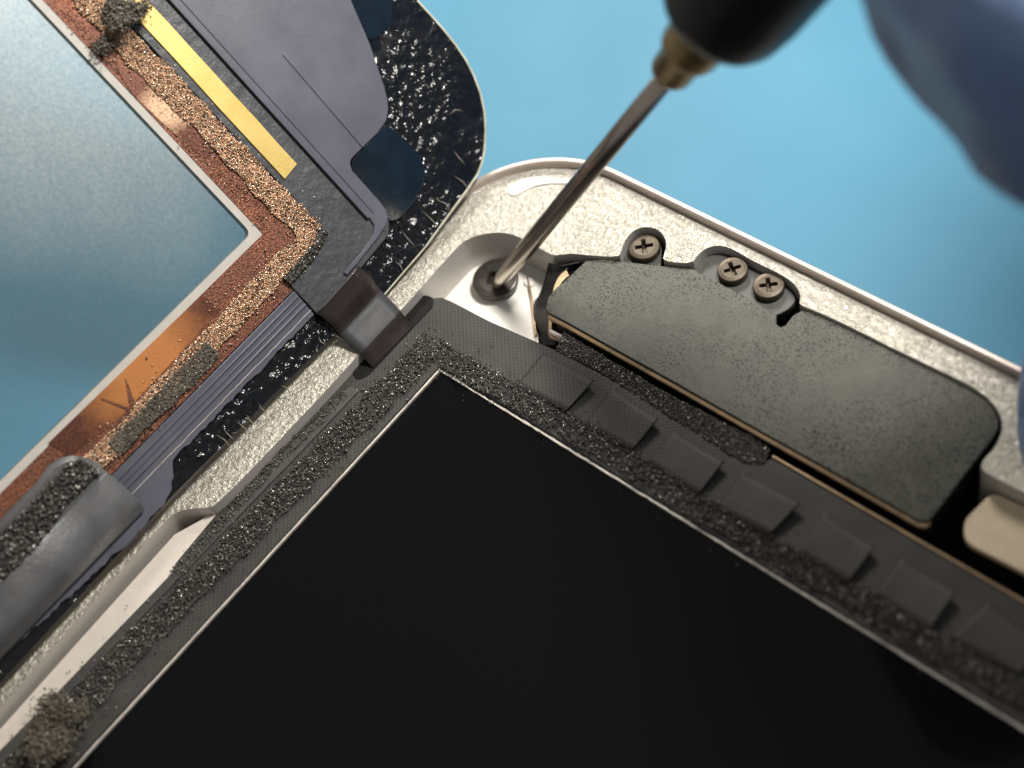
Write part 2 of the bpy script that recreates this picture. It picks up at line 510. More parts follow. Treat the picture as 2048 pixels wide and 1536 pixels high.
# ------------------------------------------------------------------ tablet case
case = empty('tablet_case', (1.0, 0, -.75))
tag(case, 'open silver aluminium tablet case with glue-crusted ledge lying on the blue mat', 'tablet case')
YO = P(1600, 517, .07)[1]
XO = -.915
RC = .90
def outline(off=0.0, z=0.0, xe=9.0, ye=-9.0, n=18):
    r = RC - off
    cx, cy = XO + RC, YO - RC
    pts = [(xe, YO - off)]
    for k in range(n + 1):
        a = math.pi / 2 + math.pi / 2 * k / n
        pts.append((cx + r * math.cos(a), cy + r * math.sin(a)))
    pts.append((XO + off, ye))
    return [np.array([x, y, z]) for x, y in pts]
inner_px = [(0, 1415), (160, 1232), (331, 1040), (352, 1024), (380, 1017), (410, 1016), (434, 1011), (635, 800), (720, 706), (805, 618),
            (919, 488), (940, 476), (965, 468), (998, 464), (1027, 469), (1057, 483), (1085, 500), (1106, 511), (1122, 509), (1145, 507), (1184, 511), (1238, 514),
            (1242, 503), (1250, 480), (1266, 461), (1289, 453), (1313, 457), (1328, 470), (1333, 487), (1330, 505), (1324, 522),
            (1383, 528), (1395, 511), (1410, 497), (1434, 490), (1461, 495), (1504, 521), (1555, 545), (1582, 561), (1598, 580), (1602, 597), (1597, 609),
            (1632, 622), (1690, 648), (1826, 716), (1946, 772), (1983, 802), (2002, 830), (2007, 855), (1992, 893), (1966, 921), (1961, 935), (1974, 947), (2048, 984)]
inner_px = [inner_px[0]] + [tuple(p) for p in smooth_poly(inner_px, 2, False)] + [inner_px[-1]]
inner_px = inner_px[1:-1]
inner = [P(p[0], p[1], 0) for p in inner_px]
far = [P(0, 1415, 0) + (P(0, 1415, 0) - P(331, 1040, 0)) * 2.2]
end = [np.array([9.0, P(2048, 984, 0)[1], 0])]
plate_out = outline(.035, 0.0, 9.0, far[0][1])
prism('ledge', plate_out + far + inner + end, (0, 0, 1), .62, [MAT['alu_top'], MAT['alu']], case, side_idx=1)
# raised rim with its inner wall, and the outside of the shell
prof = [(.045, -.004), (.045, .058), (.036, .069), (.012, .071), (0.0, .058), (0.0, -.25), (.06, -.42), (.2, -.6), (.45, -.7), (.8, -.745)]
rings = [outline(a, b) for a, b in prof]
n = len(rings[0])
v = [p for r_ in rings for p in r_]
f = [[i * n + k, i * n + k + 1, (i + 1) * n + k + 1, (i + 1) * n + k] for i in range(len(rings) - 1) for k in range(n - 1)]
mesh('rim', v, f, MAT['rim'], case, smooth=False)
prism('cavity_floor', [np.array(p) for p in ((-.75, -9, -.52), (9, -9, -.52), (9, 1.85, -.52), (.1, 1.85, -.52), (-.75, 1.0, -.52))], (0, 0, 1), .06, MAT['cavity'], case)
# crescent pocket on the corner of the ledge
cres = [(1012, 384), (1018, 371), (1040, 358), (1075, 352), (1112, 354), (1150, 362), (1150, 368), (1105, 366), (1075, 370), (1050, 380), (1028, 394)]
flat('corner_pad', smooth_poly(cres, 2), .008, .02, MAT['alu'], case, .004)
# white plate at the bottom of the screw corner
wf = [(840, 640), (890, 590), (915, 550), (960, 505), (1000, 492), (1040, 510), (1098, 548), (1100, 575), (1068, 600), (1071, 640), (1078, 690), (1120, 712), (1112, 722)]
flat('base_plate', wf, -.31, .1, MAT['white'], case, .006)
flat('plate_rail', [(878, 600), (1094, 696), (1103, 705), (1098, 712), (870, 610)], -.22, .16, MAT['white'], case, .01)
# slanting seam fin beside the screw
flat('seam_fin', [(1053, 554), (1056, 552), (1066, 600), (1073, 668), (1069, 672), (1061, 600)], -.285, .03, MAT['brass'], case)
nub = [(1058 + 11 * math.cos(a), 563 + 9 * math.sin(a)) for a in np.linspace(0, 2 * math.pi, 20, endpoint=False)]
flat('locating_pin', nub, -.29, .03, MAT['white'], case, .008)
# cream shelf at the right, smooth shelf at the left
shelf = [(1928, 1040), (1985, 983), (2048, 1012), (2400, 1180), (2400, 1320), (2048, 1145), (1928, 1084)]
flat('speaker_shelf', round_poly(shelf, [14, 18, 0, 0, 0, 0, 26]), -.14, .05, MAT['tan'], case, .008)
lsh = [(440, 1010), (400, 1040), (349, 1068), (160, 1278), (0, 1457), (-200, 1680), (-160, 1720), (0, 1540), (110, 1420), (350, 1165), (470, 1040)]
flat('side_shelf', lsh, -.10, .3, MAT['shelf'], case, .006)

# ------------------------------------------------------------------ display module
disp = empty('display_module', P(880, 744, -.4))
tag(disp, 'black display module with woven tape border and crumbling foam set in the case', 'display')
Lc = P(880, 744, -.115)
g = .012
def xy(x, y, z): return np.array([x, y, z])
X1, Y1 = 9.0, -9.0
prism('display_glass', [xy(Lc[0], Lc[1], -.118), xy(X1, Lc[1], -.118), xy(X1, Y1, -.118), xy(Lc[0], Y1, -.118)], (0, 0, 1), .05, MAT['lcd'], disp)
# bright metal edge in short slightly wavering lengths, and black strips painting the dark gap outside it
def wav_strip(name, p0, p1, side, w, z, mat, n=70, amp=.006, t=.03):
    p0, p1, side = map(np.array, (p0, p1, side))
    a, b = [], []
    for k in range(n + 1):
        c = p0 + (p1 - p0) * k / n
        j1, j2 = rng.normal() * amp, rng.normal() * amp * .6
        a.append(np.array([*(c + side * j2), z])); b.append(np.array([*(c + side * (w + j1)), z]))
    return prism(name, a + b[::-1], (0, 0, 1), t, mat, disp)
wav_strip('display_edge', (Lc[0] - .016, Lc[1] + .002), (X1, Lc[1] + .002), (0, 1), .013, -.102, MAT['edge'], 260, .0025)
wav_strip('display_edge', (Lc[0] - .001, Lc[1] - .004), (Lc[0] - .001, Y1), (-1, 0), .012, -.100, MAT['edge'], 200, .0012)
wav_strip('dark_gap_strip', (Lc[0] - .05, Lc[1] + .018), (X1, Lc[1] + .018), (0, 1), .045, -.108, MAT['black'], 260, .005)
wav_strip('dark_gap_strip', (Lc[0] - .016, Lc[1] + .06), (Lc[0] - .016, Y1), (-1, 0), .022, -.108, MAT['black'], 200, .002)

tape_px = [(884, 594), (905, 603), (980, 642), (1108, 698), (1190, 740), (1350, 828), (1500, 925), (1546, 917), (1700, 1003), (1925, 1130), (2048, 1204), (2400, 1412)]
tape_in = [(2400, 1690), (2048, 1452), (1500, 1116), (1200, 930), (880, 730), (650, 982), (400, 1254), (140, 1532), (-200, 1900)]
tape_out = [(-230, 1790), (0, 1524), (94, 1418), (335, 1160), (350, 1126), (440, 1018), (635, 808), (720, 716), (800, 632), (846, 597)]
tape_poly = tape_px + tape_in + tape_out
flat('tape_frame', tape_poly, -.09, .28, [MAT['weave'], MAT['tape']], disp, .01, side_idx=1)
# the thin brass line that edges the frame at the right
a0, a1 = P(1546, 909, -.08), P(2048, 1199, -.08)
dd = (a1 - a0) / np.linalg.norm(a1 - a0); nn = np.array([-dd[1], dd[0], 0])
b1 = a0 + dd * 8
prism('frame_lip', [a0, b1, b1 - nn * .018, a0 - nn * .018], (0, 0, 1), .2, MAT['brass'], disp, .003)
# slot beside the ribbon, its darkness laid on as a black sheet
slot = round_poly([(703, 742), (846, 588), (868, 596), (866, 612), (735, 752), (712, 760)], 12)
flat('slot_dark_sheet', slot, -.084, .01, MAT['cavity'], disp)
# long seams and second layer of tape along the left arm
flat('side_tape', [(700, 772), (716, 782), (610, 894), (430, 1080), (94, 1432), (-60, 1600), (-90, 1590), (80, 1420), (380, 1108), (600, 868)], -.078, .012, MAT['tape'], disp, .003)
# folded tape tabs, each lifting at its free end
tabs = [((1030, 690), (1085, 724), (1060, 760)), ((1088, 708), (1185, 759), (1128, 823)), ((1223, 780), (1316, 833), (1258, 904)), ((1350, 863), (1449, 922), (1393, 987)),
        ((1485, 943), (1597, 1003), (1540, 1074)), ((1645, 1031), (1751, 1092), (1700, 1167)), ((1801, 1112), (1915, 1183), (1861, 1258)), ((1970, 1205), (2092, 1285), (2030, 1360))]
for k, (tl, tr, br) in enumerate(tabs):
    if k == 0: continue
    bl = (tl[0] + br[0] - tr[0], tl[1] + br[1] - tr[1])
    A, B, D, E_ = P(*tl, -.082), P(*tr, -.040), P(*br, -.066), P(*bl, -.082)
    A, B, D, E_ = [q_ + np.array([*(rng.normal(size=2) * .012), abs(rng.normal()) * .004]) for q_ in (A, B, D, E_)]
    lift = .022 + .016 * rng.random()
    lf = [E_ + (D - E_) * s for s in (0, .3, .6, .85, 1)]
    rt = [A + (B - A) * s for s in (0, .3, .6, .85, 1)]
    for arr in (lf, rt):
        for i, s in enumerate((0, .3, .6, .85, 1)):
            arr[i] = arr[i] + np.array([0, 0, lift * (s ** 1.7 - s)]) + np.array([0, 0, rng.normal() * .001])
    ribbon('tape_tab', lf, rt, MAT['weave'], disp, .008, 4)

def strip_centres(px, n, z, hmax, power=1.6):
    pts = scatter(px, n)
    hz = hmax * rng.random(n) ** power
    return np.array([P(a, b, z + h) for (a, b), h in zip(pts, hz)])
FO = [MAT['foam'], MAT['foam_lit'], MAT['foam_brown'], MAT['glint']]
def wobble(line, w0, w1, step=24):
    """a ragged band along a polyline, w0 to one side and w1 to the other"""
    pts = []
    for (x0, y0), (x1, y1) in zip(line[:-1], line[1:]):
        L = math.hypot(x1 - x0, y1 - y0); k = max(1, int(L / step))
        for i in range(k): pts.append((x0 + (x1 - x0) * i / k, y0 + (y1 - y0) * i / k))
    pts.append(line[-1])
    up, dn = [], []
    for i, p in enumerate(pts):
        q0, q1 = pts[max(i - 1, 0)], pts[min(i + 1, len(pts) - 1)]
        tx, ty = q1[0] - q0[0], q1[1] - q0[1]; L = math.hypot(tx, ty) or 1
        nx, ny = -ty / L, tx / L
        a = w0 * (1 + .14 * rng.normal()); b = w1 * (1 + .14 * rng.normal())
        up.append((p[0] + nx * a, p[1] + ny * a)); dn.append((p[0] - nx * b, p[1] - ny * b))
    return up + dn[::-1]
def band(line, halfw, n, spill=.05):
    """points scattered along a line in a ragged band"""
    line = np.array(line, float)
    seg = np.diff(line, axis=0); L = np.hypot(seg[:, 0], seg[:, 1]); cum = np.r_[0, np.cumsum(L)]
    t = rng.random(n) * cum[-1]
    i = np.clip(np.searchsorted(cum, t) - 1, 0, len(seg) - 1)
    p = line[i] + seg[i] * ((t - cum[i]) / L[i])[:, None]
    nrm = np.stack([-seg[:, 1], seg[:, 0]], 1) / L[:, None]
    ph = rng.random(8) * 6.28; fr = np.array([.011, .023, .047, .09, .013, .031, .055, .11])
    rag = lambda tt, k: 1 + .07 * sum(np.sin(tt * fr[j + k] + ph[j + k]) for j in range(4))
    o = rng.random(n) * 2 - 1
    o = np.where(o > 0, o * rag(t, 0), o * rag(t, 4))
    sp_ = rng.random(n) < spill
    o = np.where(sp_, rng.normal(size=n) * .95, o)
    dens = .55 + .45 * np.sin(t * .045 + 3 * o) * np.sin(t * .019 + 1.3)
    keep = rng.random(n) < dens + .35
    return (p + nrm[i] * (o * halfw)[:, None])[keep]
def band_z(line, halfw, n, z, hmax, power=1.6):
    pts = band(line, halfw, n)
    return np.array([P(a, b, z + h) for (a, b), h in zip(pts, hmax * rng.random(len(pts)) ** power)])
right_line = [(838, 690), (868, 697), (960, 752), (1130, 848), (1300, 953), (1500, 1073), (1700, 1188), (1880, 1298), (2048, 1390), (2150, 1448)]
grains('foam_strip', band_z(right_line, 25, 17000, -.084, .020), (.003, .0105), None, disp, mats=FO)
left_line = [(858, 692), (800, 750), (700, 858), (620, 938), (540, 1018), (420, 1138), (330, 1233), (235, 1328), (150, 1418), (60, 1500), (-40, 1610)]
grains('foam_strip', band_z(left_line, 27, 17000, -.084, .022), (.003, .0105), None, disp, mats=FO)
thin_line = [(690, 785), (640, 835), (560, 915), (470, 1010), (400, 1090), (345, 1150)]
grains('foam_strip', band_z(thin_line, 10, 1500, -.076, .012), (.003, .009), None, disp, mats=[MAT['foam_brown'], MAT['foam_lit']])
mid = [(1128, 664), (1160, 684), (1340, 790), (1500, 870), (1541, 897), (1530, 925), (1490, 926), (1330, 826), (1200, 744), (1112, 700)]
flat('foam_base', mid, -.095, .2, MAT['foam'], disp)
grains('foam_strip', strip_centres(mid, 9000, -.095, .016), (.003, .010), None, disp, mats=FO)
# loose crumbs over the tape
loose = scatter([(860, 640), (1000, 690), (1500, 980), (2000, 1290), (2048, 1400), (880, 720), (200, 1450), (100, 1460), (700, 800)], 500)
grains('loose_crumbs', np.array([P(a, b, -.084) for a, b in loose]), (.002, .007), None, disp, mats=FO)

# ------------------------------------------------------------------ speaker
spk = empty('speaker', P(1500, 800, -.45))
tag(spk, 'grey pitted speaker box with screwed black bracket along the case edge', 'speaker')
sp = [(1090, 618), (1096, 594), (1116, 572), (1137, 554), (1172, 521), (1211, 518), (1317, 531), (1387, 538), (1420, 556), (1455, 574), (1500, 598), (1553, 628), (1553, 648),
      (1562, 654), (1571, 650), (1586, 630), (1603, 621), (1621, 623), (1690, 654), (1826, 721), (1929, 773), (1966, 794), (1988, 818), (1997, 840), (1996, 858), (1985, 876), (1929, 949), (1867, 1031), (1854, 1042), (1836, 1040),
      (1690, 957), (1485, 842), (1348, 764), (1129, 642), (1094, 624)]
ZS = -.03
flat('top_plate', sp, ZS, .03, MAT['speaker'], spk, .006)
spin = [np.array([*( P(p[0], p[1], ZS)[:2] ), 0]) for p in sp]
cen = sum(spin) / len(spin)
spb = [np.array([*( (q - cen)[:2] * np.array([.992, .975]) + cen[:2] ), ZS - .05]) for q in spin]
prism('side_wall', spb, (0, 0, 1), .4, MAT['black'], spk)
low = [(1862, 1040), (1852, 1046), (1836, 1043), (1690, 960), (1485, 845), (1348, 767), (1129, 645), (1096, 628)]
lowp = [P(a, b, ZS - .012) for a, b in low]
prism('brass_band', lowp + [p + np.array([.012, -.026, -.006]) for p in lowp[::-1]], (0, 0, 1), .02, MAT['brass'], spk, .004)
tab1 = [(1240, 560), (1246, 530), (1250, 500), (1266, 476), (1290, 467), (1312, 471), (1325, 488), (1322, 515), (1320, 560)]
flat('bracket_tab', smooth_poly(tab1, 2), -.10, .05, MAT['bracket'], spk, .006)
tab2 = [(1378, 550), (1388, 536), (1402, 518), (1422, 506), (1440, 504), (1465, 511), (1510, 534), (1558, 558), (1583, 578), (1592, 596), (1588, 608), (1572, 622), (1540, 636), (1440, 600)]
flat('bracket_tab', smooth_poly(tab2, 1), -.085, .05, MAT['bracket'], spk, .006)
step = [(1447, 578), (1535, 618), (1548, 628), (1546, 640), (1480, 606), (1440, 588)]
flat('bracket_step', step, -.055, .03, MAT['bracket'], spk, .012)
# torn black foil, brass ring and metal clip at its left end
foil_l = [P(1096, 532, -.16), P(1090, 560, -.14), P(1080, 590, -.2), P(1068, 612, -.25), P(1072, 650, -.3), P(1085, 690, -.32)]
foil_r = [P(1150, 520, -.10), P(1125, 552, -.08), P(1108, 585, -.12), P(1098, 615, -.10), P(1104, 650, -.2), P(1115, 690, -.3)]
ribbon('torn_foil', foil_l, foil_r, MAT['black'], spk, .012)
ribbon('torn_foil', [P(1097, 526, -.08), P(1120, 530, -.05), P(1160, 524, -.06)], [P(1104, 546, -.12), P(1128, 548, -.12), P(1166, 530, -.12)], MAT['black'], spk, .01)
ring_l = [P(1104 + 40 * (1 - math.cos(a)), 600 - 62 * math.sin(a), -.07) for a in np.linspace(0, 1.3, 8)]
ring_r = [p + np.array([.05, -.03, .0]) for p in ring_l]
ribbon('brass_ring', ring_l, ring_r, MAT['brass'], spk, .01, 3)
flat('metal_clip', [(1096, 628), (1106, 632), (1104, 664), (1130, 676), (1128, 682), (1096, 668)], -.16, .05, MAT['brass'], spk, .006)
flat('metal_clip', [(1100, 657), (1134, 674), (1132, 679), (1098, 663)], -.10, .03, MAT['edge'], spk, .004)
gpts = np.vstack([scatter([(1590, 850), (1720, 880), (1700, 920), (1620, 900)], 160)])
grains('surface_bubbles', np.array([P(a, b, ZS) for a, b in gpts]), (.003, .009), None, spk, mats=[MAT['speaker'], MAT['foam_lit']])
wd = scatter([(p[0], p[1]) for p in [(1096, 612), (1175, 526), (1500, 610), (1500, 830), (1120, 632)]], 160)
grains('dust_specks', np.array([P(a, b, ZS) for a, b in wd]), (.0015, .004), None, spk, mats=[MAT['foam'], MAT['foam_lit']])

# ------------------------------------------------------------------ screws
def screw(px, z, rpx, label, mat, rot, axis=(0, 0, 1), cross=True, thick=.07, group=None):
    c = P(px[0], px[1], z)
    depth = (R @ c + T)[2]
    r = rpx * depth / F
    root = empty('screw', c - np.array([0, 0, thick]))
    tag(root, label, 'screw', group)
    x, y, a = frame_of(axis)
    N = 96
    w, Lc_ = (.13 * r, .52 * r) if cross else (.24 * r, .30 * r)
    def cr(an, k=1.0):
        cs, sn = abs(math.cos(an)) + 1e-9, abs(math.sin(an)) + 1e-9
        return k * max(min(Lc_ / cs, w / sn), min(w / cs, Lc_ / sn))
    rings = []
    for s, fn in ((-thick, lambda t: r * .97), (-.25 * thick, lambda t: r * 1.0), (-.08 * thick, lambda t: r * .985), (0, lambda t: r * .93), (0.004, lambda t: r * .70),
                  (.003, lambda t: cr(t - rot) * 1.12), (-.007, lambda t: cr(t - rot)), (-.045, lambda t: cr(t - rot, .80))):
        rings.append([c + a * s + (x * math.cos(2 * math.pi * k / N) + y * math.sin(2 * math.pi * k / N)) * fn(2 * math.pi * k / N) for k in range(N)])
    v = [p for q in rings for p in q]
    f = [[i * N + k, i * N + (k + 1) % N, (i + 1) * N + (k + 1) % N, (i + 1) * N + k] for i in range(len(rings) - 1) for k in range(N)]
    f.append([(len(rings) - 1) * N + k for k in range(N)])
    o = mesh('head', v, f, mat, root)
    lathe('shank', c - np.array(a) * (thick + .16), a, [(0, r * .35), (.16, r * .38)], mat, root, 20)
    return c
S1 = screw((1288, 493), -.045, 32, 'small bronze cross-head screw alone in the rounded bracket notch', MAT['screw'], .75)
S2 = screw((1465, 538), -.03, 31, 'bronze cross-head screw nearer the lone screw in the double bracket notch', MAT['screw'], .95)
S3 = screw((1537, 570), -.03, 32, 'bronze cross-head screw farther from the lone screw in the double notch', MAT['screw'], .70)
tip_c = screw((990, 556), -.22, 47, 'wide dark screw under the screwdriver tip on the white plate', MAT['screw2'], .5, axis=(.03, -.05, 1), thick=.05, cross=False)

# ------------------------------------------------------------------ screwdriver
tip = P(994, 568, -.20)
colr = K(1335, 152, 8.4)
ax = (colr - tip); LS = np.linalg.norm(ax); ax /= LS
drv = empty('screwdriver', tip)
tag(drv, 'precision screwdriver with black handle and brass collar turning the corner screw', 'screwdriver')
lathe('shaft', tip - ax * .02, ax, [(0, .030), (.03, .046), (.14, .054), (.5, .062), (LS * .6, .062), (LS + .1, .060)], MAT['steel'], drv, 40)
lathe('collar', tip + ax * LS, ax, [(0, .062), (.012, .105), (.05, .125), (.22, .13), (.24, .165), (.28, .178), (.66, .18), (.7, .15)], MAT['collar'], drv, 48)
lathe('handle', tip + ax * (LS + .53), ax, [(0, .18), (.01, .27), (.05, .33), (.12, .362), (.3, .382), (1.5, .39), (4.6, .39), (4.8, .36), (4.9, .2)], MAT['handle'], drv, 56)

# ------------------------------------------------------------------ glass front panel, propped open
pan = empty('front_glass_panel', U(0, 0, -.1))
tag(pan, 'propped open front glass of the tablet, inner side with copper foam and gold strip', 'glass panel')
wu, wy = Q(525, 468)
BW = .054                                   # printed white border
UT, YB = 7.0, -8.0
outer = QL((694, 683), (775, 584), (850, 497), (900, 430), (934, 384), (957, 350), (966, 326), (971, 300), (973, 262), (971, 225), (963, 187), (950, 152), (934, 120), (913, 89), (890, 60), (862, 28), (836, 0))
ytop = outer[-1][1]
win_c = (wu + BW, wy - BW)
wc = round_poly([(UT, win_c[1]), win_c, (win_c[0], YB)], [0, .06, 0])
# back plate of glass: an L round the window
plate = [(.0, YB)] + [(-.03, -3.2), (-.0, -1.7), (-.03, -.2)] + outer + [(UT, ytop)] + [tuple(p) for p in wc]
plate_o = onpanel('glass_plate', plate, 0, .08, [MAT['glue'], MAT['glass']], pan, 0, side_idx=1)
onpanel('window_pane', [(UT, win_c[1] + .02), (win_c[0] - .02, win_c[1] + .02), (win_c[0] - .02, YB), (UT, YB)], -.02, .05, [MAT['window'], MAT['clear']], pan, side_idx=1)
onpanel('printed_border', [(UT, wy)] + [(wu, wy)] + [(wu, YB)] + [tuple(p) for p in wc[::-1]], .006, .012, MAT['border'], pan)
ol = [np.array(p) for p in outer]
inn = []
for i, p in enumerate(ol):
    d_ = ol[min(i + 1, len(ol) - 1)] - ol[max(i - 1, 0)]; d_ /= np.linalg.norm(d_)
    inn.append(p + np.array([d_[1], -d_[0]]) * (.016 if i > 2 else .010))
onpanel('glass_edge', ol + inn[::-1], .006, .012, MAT['glass'], plate_o, .003)
THREADS = [((905, 350), (940, 384)), ((868, 398), (905, 428)), ((842, 420), (880, 458)), ((800, 458), (832, 496)), ((788, 522), (806, 544)), ((636, 672), (652, 690)),
           ((560, 770), (582, 792)), ((430, 868), (462, 896)), ((446, 858), (470, 880)), ((470, 840), (500, 866)), ((492, 828), (512, 850)), ((516, 806), (534, 826)), ((898, 230), (926, 222)), ((905, 300), (930, 330))]
for a_, b_ in THREADS:
    qa, qb = np.array(Q(*a_)), np.array(Q(*b_))
    d_ = (qb - qa) / np.linalg.norm(qb - qa); n_ = np.array([-d_[1], d_[0]]) * .0032
    mid_ = (qa + qb) / 2 + np.array([d_[1], -d_[0]]) * rng.normal() * .012
    onpanel('glue_thread', [qa, mid_ - n_, qb, mid_ + n_], .008, .008, MAT['thread'], plate_o)
# copper coloured film between the white border and the cover films
cu = QL((642, 461), (575, 560))
ycop = Q(458, 267)[1] - .01
ucop = Q(396, 772)[0]
onpanel('copper_film', [(UT, ycop), (Q(645, 466)[0] - .02, ycop), (ucop, Q(580, 575)[1]), (ucop, YB), (wu, YB), (wu, wy), (UT, wy)], .012, .012, MAT['brown'], pan)
# smooth copper patches with an orange glow and a peach glare painted in
glow_poly = QL((402, 590), (96, 886), (140, 912), (232, 842), (345, 722), (440, 620))
MAT['orange'] = m_foil_glow('foil_painted_glow', (288, 728), .46, (.62, .25, .085))
MAT['peach'] = m_foil_glow('foil_painted_glare', (328, 218), .16, (.62, .40, .26))
onpanel('painted_glow_foil', glow_poly, .017, .006, MAT['orange'], pan)
onpanel('painted_glow_foil', QL((230, 130), (290, 150), (392, 262), (430, 300), (410, 320), (340, 262), (260, 185)), .017, .006, MAT['peach'], pan)
onpanel('foil_crease', QL((249, 757), (252, 760), (269, 806), (258, 812)), .024, .005, MAT['brown'], pan)
onpanel('foil_crease', QL((200, 798), (203, 796), (258, 816), (255, 821)), .024, .005, MAT['brown'], pan)
# dark cover film, L shaped, then the lavender film over it
film = [(UT, Q(342, 150)[1])] + QL((458, 265), (640, 455), (640, 475), (575, 560), (580, 573), (634, 632), (700, 560), (775, 470), (776, 430)) + [(UT, Q(420, 100)[1] + .06)]
onpanel('cover_film', film, .030, .018, MAT['film'], pan, .006)
yg = Q(591, 330)[1]; yg0 = Q(563, 357)[1]
g_end = (Q(591, 330)[0] + Q(563, 357)[0]) / 2
def gold_poly():
    a = [(g_end + .01 * rng.normal(), yg0), (g_end, yg)]
    n_ = 30
    top = [(g_end + (UT - g_end) * k / n_, yg + .0015 * rng.normal()) for k in range(1, n_ + 1)]
    bot = [(g_end + (UT - g_end) * k / n_, yg0 + .0015 * rng.normal()) for k in range(n_, 0, -1)]
    return a + top + bot
onpanel('gold_strip', gold_poly(), .042, .012, MAT['gold'], pan, .003)
lav_r = QL((774, 446), (767, 452), (752, 476), (711, 526))
lavp = QL((696, 0), (734, 88), (764, 176), (771, 205), (772, 222), (768, 243), (752, 267), (725, 293), (703, 315), (697, 322), (696, 330), (700, 343), (758, 408), (767, 422), (771, 436), (767, 452), (752, 476), (711, 528), (690, 552), (682, 546), (718, 505), (742, 470), (744, 452), (736, 440))
ylav = Q(640, 345)[1]
lav_top = Q(696, 0)
sl = Q(660, -90)
lavp = [(UT, sl[1] + .35), (UT * .6, sl[1] + .2), sl] + lavp + [(UT, Q(420, 108)[1])]
lav_o = onpanel('lavender_film', lavp, .050, .016, MAT['lav'], pan, .007)
# ridges pressed into the lavender film
def bar(name, p, q, w, h, mat, base=.05, par=None):
    p, q = np.array(p), np.array(q)
    d = (q - p) / np.linalg.norm(q - p); n_ = np.array([-d[1], d[0]]) * w / 2
    return onpanel(name, [p - n_, q - n_, q + n_, p + n_], base + h, h + .004, mat, par or lav_o, min(h * .8, w * .3))
y1 = Q(500, 182)[1]
for yy, w, h in ((y1, .022, .010), (y1 + .055, .016, .006)):
    bar('film_ridge', (Q(735, 435)[0], yy), (UT, yy), w, h, MAT['lav'])
bar('film_ridge', Q(562, 110), Q(722, 296), .026, .007, MAT['lav'])
# black patches bare of glue
onpanel('black_patch', round_poly(QL((768, 250), (800, 272), (836, 310), (848, 340), (845, 366), (822, 410), (796, 440), (772, 446), (762, 412), (702, 345), (698, 324)), [.03, .1, .1, .1, .1, .1, .06, .05, .02, .05, .05]), .034, .03, MAT['deep'], pan, .006)
onpanel('black_patch', round_poly(QL((698, 0), (690, -40), (775, -40), (786, 30), (776, 60), (735, 84)), .06), .008, .01, MAT['deep'], pan, .003)
# lower arm: ridged lavender strip with a ragged edge
jag0 = QL((626, 630), (455, 806), (342, 919), (344, 953), (337, 987), (318, 1018), (284, 1056), (140, 1190), (0, 1316), (-150, 1450))
jag = []
for (a, b) in zip(jag0[:-1], jag0[1:]):
    k_ = max(2, int(math.hypot(b[0] - a[0], b[1] - a[1]) / .035))
    for i in range(k_):
        jag.append((a[0] + (b[0] - a[0]) * i / k_ + rng.normal() * .006, a[1] + (b[1] - a[1]) * i / k_))
jag.append(jag0[-1])
strip = [(ucop - .005, Q(588, 585)[1])] + jag + [(ucop - .005, jag[-1][1])]
edge_o = onpanel('edge_film', strip, .034, .018, MAT['lav'], pan, .004)
for k_, (fr, w, h) in enumerate(((.22, .018, .010), (.40, .014, .008), (.56, .020, .012))):
    uu = ucop + (Q(540, 720)[0] - ucop) * fr
    bar('film_ridge', (uu, Q(592, 592)[1]), (uu, Q(300, 900)[1] - .5), w, h, MAT['lav'], .034, edge_o)
uu = ucop + (Q(540, 720)[0] - ucop) * .80
wl = [(uu + rng.normal() * .0012, Q(625, 628)[1] - k * .03) for k in range(62)]
onpanel('film_crease', [(a - .0022, b) for a, b in wl] + [(a + .0022, b) for a, b in wl[::-1]], .038, .006, MAT['edge'], edge_o)
# foam on the copper film
def pgrains(name, px, n, h0, hmax, size, mats):
    pts = scatter(px, n)
    hz = hmax * rng.random(n) ** 1.6
    c = np.array([U(*Q(a, b), h0 + h) for (a, b), h in zip(pts, hz)])
    return grains(name, c, size, None, pan, mats=mats)
CF = [MAT['copper'], MAT['copper_lit'], MAT['umber']]
def pband(name, line, halfw, n, h0, hmax, size, mats):
    pts = band(line, halfw, n)
    c = np.array([U(*Q(a, b), h0 + h) for (a, b), h in zip(pts, hmax * rng.random(len(pts)) ** 1.6)])
    return grains(name, c, size, None, pan, mats=mats)
pband('copper_foam', [(150, -40), (190, 20), (318, 155), (434, 275), (560, 405), (622, 470)], 25, 23000, .020, .011, (.0035, .0095), CF)
pband('copper_foam', [(625, 462), (600, 494), (541, 552), (391, 714), (226, 885), (180, 932)], 22, 19000, .020, .011, (.0035, .0095), CF)
pband('dark_foam', [(424, 698), (370, 754), (310, 814), (250, 874), (226, 898)], 18, 7500, .028, .012, (.0035, .010), [MAT['olive'], MAT['foam_lit'], MAT['foam_brown']])
pband('dark_foam', [(642, 460), (634, 488), (602, 528), (572, 564)], 9, 2000, .03, .025, (.004, .012), FO)
# speckle of crumbs on the copper film
pgrains('film_specks', [(95, 0), (165, 50), (410, 290), (560, 440), (520, 460)], 1600, .012, .004, (.003, .007), [MAT['brown'], MAT['copper']])

# folded film that bridges from the panel to the display
fl = [U(*Q(628, 627), .055), U(*Q(655, 648), .055), P(680, 670, .10), P(702, 690, .055), P(721, 708, .01), P(733, 722, -.04), P(745, 736, -.085)]
fr_ = [U(*Q(711, 533), .055), U(*Q(736, 556), .055), P(760, 580, .10), P(780, 600, .055), P(800, 622, .01), P(812, 638, -.04), P(825, 655, -.085)]
ribbon('bridging_film', fl, fr_, [MAT['flap'], MAT['film_sheen']], pan, .014, 8, rows=[0, 0, 1, 1, 0, 0])  # grey middle rows paint a reflection into the film colour
bar('fold_crease', Q(633, 622), Q(708, 540), .012, .008, MAT['shiny'], .05)

